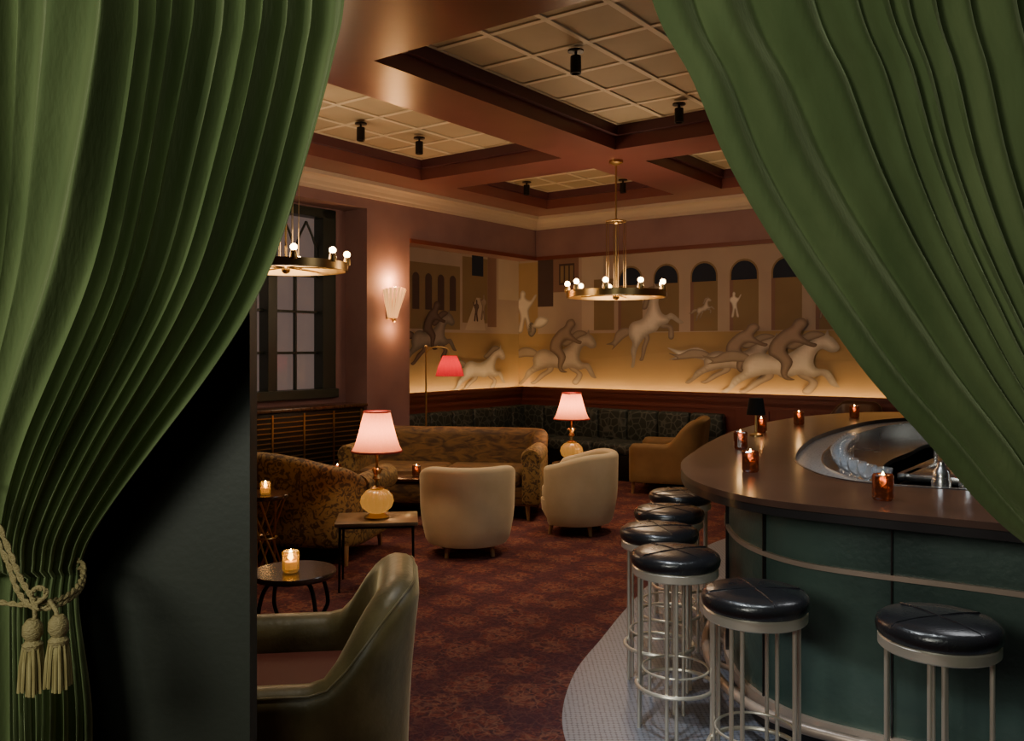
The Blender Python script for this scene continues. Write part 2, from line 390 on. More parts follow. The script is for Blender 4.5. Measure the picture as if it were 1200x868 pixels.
p_horse=toned('mural_horse',(.15,.125,.105),(.54,.49,.44)); p_hd=toned('mural_horse_shadow',(.15,.12,.10),(.34,.29,.245)); p_rider=toned('mural_rider',(.10,.075,.065),(.36,.29,.245)); p_wh=toned('mural_white',(.19,.165,.145),(.74,.70,.64)); p_dk=mc('mural_dark',(.085,.06,.06)); p_gr=toned('mural_grey',(.08,.07,.065),(.30,.265,.25)); p_drd=toned('mural_dark_rider',(.05,.035,.035),(.16,.12,.11)); p_pk=mc('mural_rose',(.24,.15,.13)); p_pale=mc('mural_pale',(.50,.43,.36))
HB=[(1.0,.66),(.95,.77),(.915,.80),(.90,.87),(.87,.81),(.80,.80),(.70,.72),(.60,.60),(.45,.54),(.30,.58),(.20,.54),(.14,.43),(.14,.33),(.05,.24),(.0,.12),(-.07,.05),(-.03,.02),(.04,.09),(.14,.20),(.28,.27),(.42,.30),(.56,.27),(.66,.30),(.78,.27),(.86,.29),(.93,.17),(1.0,.15),(.98,.20),(.91,.36),(.82,.38),(.78,.45),(.80,.57),(.85,.63),(.92,.59),(.98,.60)]
HL2=[(.30,.40),(.34,.28),(.24,.20),(.16,.10),(.10,.06),(.15,.03),(.22,.08),(.32,.17),(.42,.25),(.42,.38)]
HF2=[(.60,.38),(.66,.26),(.74,.20),(.68,.10),(.70,.05),(.76,.06),(.82,.20),(.74,.30),(.72,.40)]
TAIL=[(.20,.54),(.10,.60),(-.02,.60),(-.14,.52),(-.26,.54),(-.16,.46),(-.22,.42),(-.08,.44),(.04,.46),(.16,.46)]
MANE=[(.88,.82),(.80,.86),(.72,.84),(.62,.74),(.54,.66),(.60,.62),(.68,.67),(.76,.74),(.84,.78)]
RID=[(.38,.56),(.40,.70),(.50,.84),(.58,.90),(.62,.98),(.69,1.0),(.73,.93),(.69,.86),(.67,.80),(.75,.71),(.81,.68),(.78,.64),(.66,.69),(.58,.69),(.54,.60),(.60,.46),(.55,.30),(.62,.24),(.53,.24),(.49,.32),(.49,.44),(.42,.52)]
FIG=[(.0,0),(.05,.3),(.02,.5),(-.06,.62),(-.04,.74),(.04,.80),(.05,.92),(.10,.98),(.16,.92),(.16,.80),(.26,.74),(.34,.86),(.38,.84),(.28,.62),(.22,.5),(.24,.3),(.30,0),(.2,0),(.15,.3),(.1,0)]
mb=root('mural','painted frieze of galloping horses and riders below an arcade','mural',R(-.45,.2,0),PHI)
ml=mb
fb=lambda p,q,l:(p,-.006-l*.0015,q)
fl=lambda p,q,l:(.006+l*.0015,-p,q)
def pol(rt,f,name,pts,l,mat,smooth=0):
    if smooth: pts=cr(pts,smooth)
    x=B(); x.poly3([f(a,c,l) for a,c in pts]); return x.obj(name,mat,rt,smooth=False)
def tonep(rt,f,name,pts,l,mat,d0):
    """airbrushed figure: triangulated outline with a tone attribute that rises away from the contour"""
    pts=cr(pts,4); n=len(pts)
    A=np.array(pts); Bn=np.roll(A,-1,0)
    def inside(p):
        c=False
        for i in range(n):
            x1,y1=A[i]; x2,y2=Bn[i]
            if (y1>p[1])!=(y2>p[1]) and p[0]<(x2-x1)*(p[1]-y1)/(y2-y1)+x1: c=not c
        return c
    def dist(p):
        d=Bn-A; t=np.clip(((p-A)*d).sum(1)/((d*d).sum(1)+1e-12),0,1); q=A+d*t[:,None]; return float(np.sqrt(((q-p)**2).sum(1)).min())
    st_=d0*.38; x0,y0=A.min(0); x1,y1=A.max(0); ext=[]
    y=y0
    while y<y1:
        x=x0
        while x<x1:
            p=np.array((x,y))
            if inside(p) and dist(p)>st_*.35: ext.append((x,y))
            x+=st_
        y+=st_
    vs=[Vector(p) for p in pts]+[Vector(p) for p in ext]
    res=delaunay_2d_cdt(vs,[],[list(range(n))],1,1e-6)
    V2,F2=res[0],res[2]
    me=bpy.data.meshes.new(name); me.from_pydata([f(v.x,v.y,l) for v in V2],[],[list(q) for q in F2])
    at=me.attributes.new('tone','FLOAT','POINT')
    zr=max(1e-6,y1-y0)
    for i,v in enumerate(V2):
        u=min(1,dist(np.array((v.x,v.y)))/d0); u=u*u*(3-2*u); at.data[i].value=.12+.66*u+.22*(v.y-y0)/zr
    me.materials.append(mat); o=bpy.data.objects.new(name,me); COL.objects.link(o); o.parent=rt; return o
def rect(rt,f,name,p0,p1,z0,z1,l,mat): return pol(rt,f,name,[(p0,z0),(p1,z0),(p1,z1),(p0,z1)],l,mat)
def arch(rt,f,p,w,z0,z1,l,mat,name='painted_arch'):
    r=w/2; pts=[(p-r,z0),(p+r,z0)]+[(p+r*math.cos(k*pi/12),z1-r+r*math.sin(k*pi/12)) for k in range(13)]
    return pol(rt,f,name,pts,l,mat)
def tf(pts,x,z,w,h,flip,rot):
    o=[]
    for a,c in pts:
        a-=.5; c-=.4
        a*=w; c*=h
        if flip: a=-a
        o.append((x+a*math.cos(rot)-c*math.sin(rot),z+a*math.sin(rot)+c*math.cos(rot)))
    return o
def horse(rt,f,x,z,w,h,flip=False,rot=0,l=5,body=p_horse,dark=p_hd,rider=None):
    T=lambda P:tf(P,x,z,w,h,flip,rot)
    d=.075*h
    for nm,P,k,mt in (('painted_tail',TAIL,0,dark),('painted_leg',HL2,0,dark),('painted_leg',HF2,0,dark)):
        tonep(rt,f,nm,T(P),l+k,mt,d*.5)
    tonep(rt,f,'painted_horse',T(HB),l+2,body,d*1.4)
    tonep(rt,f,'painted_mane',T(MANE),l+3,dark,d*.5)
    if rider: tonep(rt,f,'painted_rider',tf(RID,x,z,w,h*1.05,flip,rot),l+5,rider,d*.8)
# back wall painting
rect(mb,fb,'painted_sky',0,6.6,1.86,2.95,0,p_sky); rect(mb,fb,'painted_ground',0,6.6,1.0,1.86,0,p_gold)
pol(mb,fb,'painted_hill',[(0,1.0),(6.6,1.0),(6.6,1.45),(5,1.52),(3.6,1.45),(2.4,1.6),(1.3,1.5),(.5,1.62),(0,1.55)],1,p_ground)
for k in range(9):
    t=1.87+.53*k
    arch(mb,fb,t,.37,1.87,2.76,1,p_ochre)
    pol(mb,fb,'painted_shadow',[(t-.165,2.50),(t+.165,2.50)]+[(t+.165*math.cos(j*pi/12),2.57+.165*math.sin(j*pi/12)) for j in range(13)],2,p_blue)
    rect(mb,fb,'painted_pier',t-.185,t-.14,1.87,2.50,3,p_pk)
rect(mb,fb,'painted_building',.35,.62,2.25,2.93,1,p_dk); rect(mb,fb,'painted_building',.62,1.05,2.45,2.93,1,p_pk); rect(mb,fb,'painted_window',.72,.98,2.55,2.85,2,p_dk)
for k in range(3): rect(mb,fb,'painted_window',.745+.08*k,.80+.08*k,2.58,2.82,3,p_ochre)
rect(mb,fb,'painted_building',1.1,1.45,1.9,2.93,1,p_pale); rect(mb,fb,'painted_building',1.3,1.62,1.9,2.6,2,p_ochre)
rect(mb,fb,'painted_wall',0.0,.35,1.86,2.9,1,p_ground)
tonep(mb,fb,'painted_figure',tf(FIG,.44,2.14,.9,.62,False,0),4,p_wh,.04); tonep(mb,fb,'painted_drapery',tf([(0,.5),(.2,.6),(.5,.45),(.4,.2),(.1,.05),(-.2,.15),(-.1,.3)],.54,2.05,.42,.32,False,0),5,p_wh,.05)
tonep(mb,fb,'painted_drapery',tf([(0,.5),(.2,.6),(.4,.3),(.2,.05),(0,.15)],.36,1.95,.35,.38,False,0),4,p_gr,.05)
horse(mb,fb,.72,1.47,1.25,.94,rider=p_rider)
horse(mb,fb,2.15,1.95,.90,.94,rot=.55,l=6,body=p_wh)
horse(mb,fb,3.38,1.48,1.24,.76,rider=p_rider,l=6)
horse(mb,fb,3.94,1.43,1.35,.92,rider=p_rider,l=14,body=p_wh)
tonep(mb,fb,'painted_tail',[(3.05,1.55),(2.85,1.66),(2.62,1.62),(2.42,1.66),(2.56,1.56),(2.44,1.50),(2.66,1.52),(2.84,1.52),(3.0,1.48)],5,p_wh,.04)
horse(mb,fb,2.93,2.15,.28,.26,rot=.4,l=4)
tonep(mb,fb,'painted_figure',tf(FIG,3.47,2.17,.35,.32,False,0),4,p_wh,.02)
tonep(mb,fb,'painted_figure',tf(FIG,4.55,2.15,.35,.36,False,0),4,p_rider,.02)
# left wall painting
rect(ml,fl,'painted_sky',0,2.4,1.86,2.95,0,p_sky); rect(ml,fl,'painted_ground',0,2.4,1.0,1.86,0,p_gold)
pol(ml,fl,'painted_hill',[(0,1.0),(2.4,1.0),(2.4,1.5),(1.6,1.42),(.8,1.6),(0,1.55)],1,p_ground)
rect(ml,fl,'painted_wall',1.35,2.4,1.9,2.75,1,p_ochre)
for k in range(4): arch(ml,fl,1.5+.24*k,.13,2.15,2.62,2,p_dk)
rect(ml,fl,'painted_wall',.75,1.3,2.0,2.9,1,p_ochre); rect(ml,fl,'painted_building',.55,.75,1.95,2.93,2,p_pk)
pol(ml,fl,'painted_ramp',[(.8,1.9),(1.25,1.9),(1.0,2.35),(.9,2.35)],3,p_pale); rect(ml,fl,'painted_window',.85,1.1,2.65,2.93,3,p_blue)
tonep(ml,fl,'painted_figure',tf(FIG,.98,2.2,.35,.36,False,0),5,p_rider,.02); tonep(ml,fl,'painted_figure',tf(FIG,1.12,2.15,.3,.3,False,0),5,p_drd,.02)
rect(ml,fl,'painted_wall',0,.5,2.35,2.93,1,p_pale)
horse(ml,fl,1.95,1.76,1.0,.78,flip=True,body=p_gr,dark=p_drd,rider=p_drd,rot=-.1)
horse(ml,fl,.90,1.34,1.1,.76,flip=True,body=p_wh,l=6)
# ================================================================ SCONCE / SPOTS / CHANDELIERS
sc=root('wall_sconce','fan-shaped fluted amber glass wall sconce with brass mount, lit','wall light',R(0.0,-2.93,2.17),PHI)
for k in range(9):
    an=(k/8-.5)*pi; x=.06+.08*math.cos(an); y=.16*math.sin(an)
    q=B(); q.tube([(.04+.03*math.cos(an),.06*math.sin(an),-.17),(x*.8,y*.7,.0),(x+.01,y,.15+.03*math.cos(an))],[.010,.015,.019],6)
    q.obj('glass_flute',m_sconce,sc)
q=B(); q.box((.012,0,-.06),(.024,.12,.26),.008); q.tube([(.02,0,-.17),(.07,0,-.19)],.02); q.sph((.07,0,-.2),.025); q.obj('mount',m_brass,sc)
light('POINT','sconce_light',R(.10,-2.93,2.42),22,(1,.50,.18),size=.04)
light('POINT','sconce_light',R(.12,-2.93,1.88),5,(1,.50,.18),size=.04)
def spotcan(a,bv,e,col=(1,.70,.44),tgt=None,sp=95,zc=3.69):
    p=R(a,bv,zc)
    s=root('ceiling_spotlight','small black cylinder ceiling spotlight','spotlight',p,PHI,'black ceiling spotlights')  # also used for the unseen added spots near the entry
    q=B(); q.lathe([(0,0.0),(.055,0.0),(.055,-.012),(0,-.012)],seg=20); q.tube([(0,0,-.01),(0,0,-.05)],.010); q.obj('mount',m_black,s)
    q=B(); q.lathe([(0,-.04),(.036,-.04),(.038,-.05),(.038,-.16),(.032,-.16),(.03,-.14),(0,-.14)],seg=20); q.obj('housing',m_black,s)
    light('SPOT','ceiling_beam',R(a,bv,zc-.2),e,col,spot=sp,size=.05,target=tgt or R(a,bv,0),blend=.9)
for a,bv,e in ((3.9,-5.07,110),(3.9,-3.47,95),(1.31,-4.62,105),(1.37,-3.91,75),(.91,-1.49,40),(1.92,-.9,45)): spotcan(a,bv,e,sp=85)
def room_ab(x,y): dx,dy=x-CX,y-CY; return dx*U[0]+dy*U[1],dx*V[0]+dy*V[1]
for (x,y,e,c,t,sp) in ((.0,2.75,150,(.90,.97,1),(1.3,3.4,.5),65),(.95,2.45,85,(.90,.97,1),(1.9,2.9,.5),75),(.1,3.6,60,(.78,.87,1),(.35,4.3,0),80),(-.55,3.4,55,(1,.9,.7),(-.6,3.1,.6),65)):  # unseen spots added overhead to brighten bar front, stools, aisle floor and near armchair
    a,bv=room_ab(x,y); spotcan(a,bv,e,c,t,sp,3.5)
def chandelier(loc,ztop,label):
    c=root('chandelier',label,'chandelier',loc,0.2,'brass ring chandeliers')
    h=ztop-loc[2]
    q=B(); q.tube([(0,0,-.02),(0,0,h)],.009); q.lathe([(0,h),(.07,h),(.07,h-.025),(.02,h-.05),(0,h-.05)],seg=24); q.sph((0,0,.72),.03); q.sph((0,0,-.02),.035); q.obj('stem',m_brass,c)
    q=B(); q.lathe([(.47,-.03),(.49,-.03),(.49,.035),(.47,.035),(.47,-.03)],seg=64); 
    q.torus(.10,.007,(0,0,.72))
    for k in range(3):
        an=k*pi/3; q.tube([(-.475*math.cos(an),-.475*math.sin(an),0),(.475*math.cos(an),.475*math.sin(an),0)],.008)
    for k in range(6):
        an=k*pi/3; q.tube([(.10*math.cos(an),.10*math.sin(an),.72),(.10*math.cos(an),.10*math.sin(an),0)],.003,6)
    q.obj('ring',m_brass,c)
    for k in range(9):
        an=2*pi*k/9; x,y=.48*math.cos(an),.48*math.sin(an)
        q=B(); q.lathe([(0,.02),(.026,.02),(.03,.05),(.022,.085),(0,.085)],(x,y,0),16); q.obj('lamp_socket',m_brass,c)
        q=B(); q.sph((x,y,.11),.027); q.obj('bulb',m_bulb,c)
    light('POINT','chandelier_glow',(loc[0],loc[1],loc[2]+.18),52,(1,.69,.42),size=.35)
chandelier((1.026,8.5,2.18),3.5,'brass ring chandelier with round bulbs on a long stem')
chandelier((-1.81,6.9,2.30),3.5,'brass ring chandelier with glowing bulbs near the window')
# ================================================================ CURTAINS
def curtain(name,label,pts,xo_top,xg0,xg1,zg,xb0,xb1,n,seed,y0=1.98,amp=1.0):
    rnd=random.Random(seed)
    zs=[p[1] for p in pts][::-1]; xs=[p[0] for p in pts][::-1]
    sp=cr([(z,x) for z,x in zip(zs,xs)],10,False)
    SZ=[p[0] for p in sp]; SX=[p[1] for p in sp]
    xt=pts[0][0]; H=[.70+.5*rnd.random() for _ in range(n+3)]; PH=[rnd.random()*6 for _ in range(8)]
    rows=170; colsN=n*16
    bm=bmesh.new(); g=[]
    for r in range(rows+1):
        z=3.5-(3.5-.02)*r/rows
        if z>=zg:
            F=(float(np.interp(z,SZ,SX))-xg1)/(xt-xg1)
        row=[]
        for c in range(colsN+1):
            s=c/colsN
            ph=s*n+.70*math.sin(PH[0]+s*11+z*.3)+.22*math.sin(PH[1]+z*.9+s*23)
            i=max(0,min(n+1,int(math.floor(ph)))); f=ph-math.floor(ph)
            cc=.5-.5*math.cos(2*pi*ph)
            rid=cc**.95+.30*math.sin(pi*ph*.5+PH[3])+.05*(.5-.5*math.cos(4*pi*ph+PH[4]+z*1.5))
            hh=H[i]*(1-(abs(f-.5)*2)**4)+.85*((abs(f-.5)*2)**4)
            hh*=1+.12*math.sin(z*1.6+i*1.7)
            xg=xg0+(xg1-xg0)*s
            if z>=zg:
                Xt=xo_top+(xt-xo_top)*s
                X=xg+(Xt-xg)*(F**(1+.5*(1-s)))
                k=max(0,min(1,(z-zg)/.9)); A=(.020+.034*k)*amp; bulge=-.08*math.exp(-((z-zg-.30)/.36)**2)
            else:
                k=min(1,(zg-z)/.35); k=k*k*(3-2*k)
                xb=xb0+(xb1-xb0)*s
                X=xg+(xb-xg)*k; A=.020+.022*k; bulge=0
            pinch=-math.exp(-((z-zg-.02)/.05)**2)*.02
            y=y0-A*hh*rid+bulge*(.4+.6*math.sin(pi*s))+.014*math.sin(z*2+s*12+PH[2])-pinch
            X+=.007*math.sin(2*pi*ph)+.003*math.sin(z*5+s*20+PH[5])*(s<.999)
            row.append(bm.verts.new((X,y,z)))
        g.append(row)
    for r in range(rows):
        for c in range(colsN): bm.faces.new((g[r][c],g[r][c+1],g[r+1][c+1],g[r+1][c]))
    q=B(); q.bm.free(); q.bm=bm
    e=root(name,label,'curtain',(0,0,0)); q.obj('drape',m_curtain,e); return e
Lp=[(-.33,3.5),(-.352,2.8),(-.371,2.437),(-.39,2.32),(-.434,2.148),(-.511,1.897),(-.579,1.743),(-.676,1.588),(-.785,1.443),(-.895,1.30),(-.965,1.20),(-1.0,1.13)]
cl=curtain('curtain','heavy green velvet drape tied back with tasselled gold cord',Lp,-1.60,-1.38,-1.0,1.13,-1.42,-.965,20,3)
Rp=[(.13,3.5),(.24,2.8),(.325,2.437),(.415,2.264),(.49,2.09),(.575,1.936),(.690,1.762),(.811,1.588),(.946,1.434),(1.062,1.299),(1.175,1.202),(1.36,1.09)]
c2=curtain('curtain','heavy green velvet drape swept aside over the bar',Rp,2.0,1.66,1.36,1.09,1.8,1.30,17,5,amp=1.15)
# tieback
tb=root('curtain_tieback','twisted olive-gold cord tieback with two long tassels','tieback',(-.965,1.80,1.14))
def twist(P,r):
    P=cr(P,10,False)
    for s in (0,pi):
        q.tube([(p[0]+r*.6*math.cos(i*.9+s),p[1]+r*.3*math.sin(i*.9+s),p[2]+r*.6*math.sin(i*.9+s)) for i,p in enumerate(P)],r*.72,6)
q=B()
twist([(-.16,.06,.22),(-.11,-.01,.17),(-.065,-.03,.09),(-.035,-.04,.035),(.0,-.05,.0),(.03,-.04,-.005),(.045,.0,.0),(.035,.06,.01),(.0,.14,.02),(-.06,.22,.02)],.005)
twist([(-.16,.06,.195),(-.115,-.01,.14),(-.07,-.03,.07),(-.04,-.045,.015),(-.005,-.055,-.012),(.03,-.045,-.016),(.045,.0,-.010),(.035,.06,-.005),(.0,.14,.005),(-.06,.22,.005)],.005)
twist([(-.20,.06,.02),(-.12,-.02,-.005),(-.05,-.04,-.012),(.0,-.06,-.005),(.025,-.06,.015),(.012,-.065,.028),(-.005,-.06,.012),(.01,-.065,-.015)],.0045)
q.tube([(.0,-.06,0),(.005,-.065,-.03),(.0,-.065,-.045)],.0045); q.tube([(.025,-.05,-.0),(.045,-.06,-.02),(.05,-.065,-.04)],.0045)
q.obj('cord',m_rope,tb)
for x,z in ((.0,-.035),(.052,-.027)):
    q=B(); q.lathe([(0,0),(.010,0),(.018,-.012),(.019,-.03),(.012,-.042),(.019,-.05),(.017,-.06)],(x,-.065,z),20,.05,10)
    q.obj('tassel_head',m_rope,tb)
    q=B()
    for k in range(34):
        an=k*2.4; rr=.016*math.sqrt((k+.5)/34)
        q.tube([(x+rr*math.cos(an),-.065+rr*math.sin(an),z-.05),(x+1.4*rr*math.cos(an),-.065+1.4*rr*math.sin(an),z-.09),(x+1.6*rr*math.cos(an),-.065+1.6*rr*math.sin(an),z-.140-.003*(k%4))],.0030,5)
    q.obj('tassel_fringe',m_tassel,tb)
# ================================================================ BAR
O=[(2.35,2.42),(1.95,2.64),(1.59,2.87),(1.13,3.17),(.93,3.36),(.82,3.62),(.79,3.95),(.86,4.4),(1.02,4.85),(1.2,5.3),(1.5,5.95),(1.95,6.7),(2.55,7.4),(3.3,7.85),(4.1,7.6),(4.5,6.8),(4.45,5.6),(4.1,4.4),(3.6,3.2),(3.0,2.55)]
I=[(2.6,3.05),(2.3,3.22),(1.95,3.48),(1.68,3.62),(1.53,3.72),(1.44,3.88),(1.42,4.08),(1.46,4.42),(1.58,4.78),(1.74,5.15),(2.02,5.7),(2.42,6.3),(2.88,6.88),(3.4,7.2),(3.8,7.05),(3.95,6.5),(3.85,5.5),(3.55,4.5),(3.2,3.6),(2.9,3.15)]
Oc=cr(O,10); Ic=cr(I,10)
def fr(f): return [(o[0]+(i[0]-o[0])*f,o[1]+(i[1]-o[1])*f) for o,i in zip(Oc,Ic)]
b=B(); b.ring(fr(-.9),fr(1.9),-.01,.004); b.obj('floor_tile',m_mosaic,kind='structure',smooth=False)
bar=root('bar','large curved bar with dark wood top and green leather front','bar',(0,0,0))
b=B(); b.ring(fr(.008),fr(.99),1.045,1.07); b.obj('countertop',m_bartop,bar)
b=B(); b.ring(fr(0.01),fr(.95),1.012,1.045); b.obj('counter_edge',m_baredge,bar,label='black edge moulding')
b=B(); b.ring(fr(.40),fr(.9),.12,1.012); b.obj('body',m_barleather,bar)
b=B(); b.ring(fr(.45),fr(.9),0.005,.12); b.obj('plinth',m_baredge,bar)
b=B(); b.ring(fr(.375),fr(.42),.768,.788); b.obj('rail_trim',m_trimbr,bar)
b=B(); b.ring(fr(.37),fr(.42),.12,.17); b.obj('rail_trim',m_trimbr,bar)
P=fr(.39); acc=0
for i in range(1,len(P)):
    acc+=math.dist(P[i],P[i-1])
    if acc>.55:
        acc=0; q=P[i]; t=(P[(i+1)%len(P)][0]-P[i-1][0],P[(i+1)%len(P)][1]-P[i-1][1])
        b=B(); b.box((q[0],q[1],.56),(.006,.02,.86),0,math.atan2(t[1],t[0])); b.obj('panel_seam',m_baredge,bar)
b=B(); b.tube([(p[0],p[1],.17) for p in fr(.22)],.022,10,True)
P=fr(.22);Q=fr(.45)
for i in range(0,len(P),9): b.tube([(P[i][0],P[i][1],.17),(Q[i][0],Q[i][1],.10)],.012)
b.obj('foot_rail',m_trimbr,bar)
b=B(); b.ring(fr(.985),fr(1.0),1.02,1.073); b.obj('rim',m_baredge,bar)
b=B(); b.ring(fr(1.0),fr(1.24),1.00,1.045); b.obj('inner_ledge',m_greymos,bar)
b=B(); b.ring(fr(1.235),fr(1.25),.90,1.052); b.obj('ledge_rim',m_steel,bar)
b=B(); b.ring(fr(.9),fr(1.23),.004,1.0); b.obj('inner_cabinet',m_baredge,bar)
b=B(); b.ring(fr(1.25),fr(1.75),.90,.93); b.obj('work_shelf',m_steel,bar,label='brushed steel work shelf')
# back station
stn=root('bar_station','stainless steel bar work station with sink and tap','work station',(2.62,4.95,0),.9)
b=B(); b.box((0,0,.46),(1.0,.50,.91),.015); b.obj('cabinet_body',m_baredge,stn)
b=B()
b.box((0,.22,.95),(1.02,.07,.04),.006); b.box((0,-.22,.95),(1.02,.07,.04),.006); b.box((-.36,0,.95),(.3,.45,.04),.006); b.box((.45,0,.95),(.12,.45,.04),.006)
b.box((.1,0,.935),(.6,.42,.01)); b.obj('sink',m_steel,stn)
b=B(); b.tube(cr([(.14,.2,.96),(.14,.2,1.07),(.14,.16,1.12),(.14,.08,1.12),(.14,.06,1.08)],6,False),.012,10); b.tube([(.14,.2,1.0),(.24,.2,1.03)],.009); b.obj('tap',m_steel,stn)
placed=[]
def onshelf(i,f):
    p=fr(f)[i%200]; return Vector((p[0],p[1],.931))
def clear(p,d=.105):
    if all((p-o).length>d for o in placed): placed.append(p); return True
    return False
def shelfset(first_i,f,rng,builder):
    p0=onshelf(first_i,f); placed.append(p0); r0=builder(p0)
    for i in rng:
        p=onshelf(i,f)
        if clear(p): dup(r0,p)
    return r0
def mk_shaker(p):
    sh=root('cocktail_shaker','polished steel cocktail shaker','shaker',p,0,'steel shakers behind the bar')
    b=B(); b.lathe([(0,0),(.032,0),(.042,.13),(.036,.15),(0,.15)],seg=24); b.obj('cup',m_steel,sh)
    b=B(); b.lathe([(.036,.15),(.034,.18),(.02,.195),(.018,.22),(0,.225)],seg=24); b.obj('lid',m_steel,sh); return sh
def mk_tumbler(p):
    t=root('rocks_glass','short clear tumbler on the steel work shelf','glass',p,0,'tumblers behind the bar')
    b=B(); b.lathe([(0,0),(.034,0),(.038,.09),(.035,.09),(.031,.012),(0,.012)],seg=20); b.obj('cup',m_glass,t); return t
def mk_coupe(p):
    gl=root('cocktail_glass','clear stemmed cocktail glass on the steel work shelf','glass',p,0,'cocktail glasses behind the bar')
    b=B(); b.lathe([(0,0),(.035,0),(.03,.005),(.005,.012),(.004,.09),(.012,.10),(.04,.13),(.046,.17),(.043,.17),(.037,.133),(.01,.105),(0,.103)],seg=24); b.obj('bowl',m_glass,gl); return gl
shelfset(24,1.38,(27,30,33),mk_shaker)
shelfset(20,1.42,(16,12,8),mk_tumbler)
shelfset(48,1.40,range(49,100),mk_coupe)
# ================================================================ STOOLS
stl=root('bar_stool','round black leather bar stool on champagne metal legs','bar stool',(1.385,2.78,.0),.3,'bar stools around the bar')
b=B(); b.lathe([(0,.710),(.178,.710),(.188,.722),(.191,.742),(.186,.760),(.170,.771),(.10,.777),(0,.779)],seg=48); b.obj('seat',m_leather,stl)
b=B(); b.tube([(-.183,0,.761),(-.165,0,.773),(-.08,0,.779),(.08,0,.779),(.165,0,.773),(.183,0,.761)],.003,6); b.obj('piping',m_leather,stl)
b=B(); b.tube([(0,-.183,.761),(0,-.165,.773),(0,-.08,.779),(0,.08,.779),(0,.165,.773),(0,.183,.761)],.003,6); b.obj('piping',m_leather,stl)
b=B(); b.lathe([(0,.672),(.178,.672),(.183,.677),(.183,.706),(.178,.711),(0,.711)],seg=48); b.obj('apron',m_nickel,stl)
for k in range(4):
    an=pi/4+k*pi/2
    for d in (-.13,.13):
        x,y=.155*math.cos(an+d),.155*math.sin(an+d)
        b=B(); b.tube([(x,y,.675),(x,y,0)],.0078,10); b.obj('leg',m_nickel,stl)
for r_,t_,z_ in ((.166,.009,.20),(.14,.005,.27)):
    b=B(); b.torus(r_,t_,(0,0,z_)); b.obj('foot_ring',m_nickel,stl)
stl.location=(1.385,2.80,.004)
for x,y,r in ((.88,3.12,.1),(.705,3.72,.5),(.72,4.22,.2),(.86,4.72,.6),(1.03,5.27,.3)): dup(stl,(x,y,.004),r)
# ================================================================ CHAIRS
def sm(x): x=max(0,min(1,x)); return x*x*(3-2*x)
def upath(w,d,r,n=8):
    P=[]
    for k in range(17): P.append((-w/2,d/2-(d-r)*k/16))
    for k in range(1,n): an=pi+ (pi/2)*k/n; P.append((-w/2+r+r*math.cos(an),-d/2+r+r*math.sin(an)))
    for k in range(9): P.append((-w/2+r+(w-2*r)*k/8,-d/2))
    for k in range(1,n): an=1.5*pi+(pi/2)*k/n; P.append((w/2-r+r*math.cos(an),-d/2+r+r*math.sin(an)))
    for k in range(17): P.append((w/2,-d/2+r+(d-r)*k/16))
    return P
def barrel(loc,rz,label):
    c=root('tub_chair',label,'armchair',loc,rz,'champagne velvet tub chairs')
    P=[(.335*math.sin(t),-.335*math.cos(t)) for t in [ -2.25+4.5*k/40 for k in range(41)]]
    hs=[.62+.11*sm((-y+.25)/.5) for x,y in P]
    b=B(); b.shell(P,hs,.10,.09,.01,.72,taper=.05); b.obj('backrest',m_cream_v,c)
    b=B(); b.lathe([(0,.11),(.25,.11),(.30,.20),(.31,.30),(0,.30)],seg=36); b.obj('seat_base',m_cream_v,c)
    b=B(); b.lathe([(0,.30),(.28,.30),(.30,.33),(.30,.40),(.27,.435),(0,.445)],seg=36); b.obj('seat',m_cream_v,c)
    for k in range(4):
        an=pi/4+k*pi/2; b=B(); b.tube([(.24*math.cos(an),.24*math.sin(an),.12),(.26*math.cos(an),.26*math.sin(an),0)],[.024,.016]); b.obj('leg',m_legw,c)
    return c
barrel((-.36,6.98,0),.15,'champagne velvet tub chair with its back turned, wooden legs')
barrel((.57,7.78,0),1.25,'champagne velvet tub chair turned sideways beside the lamp table')
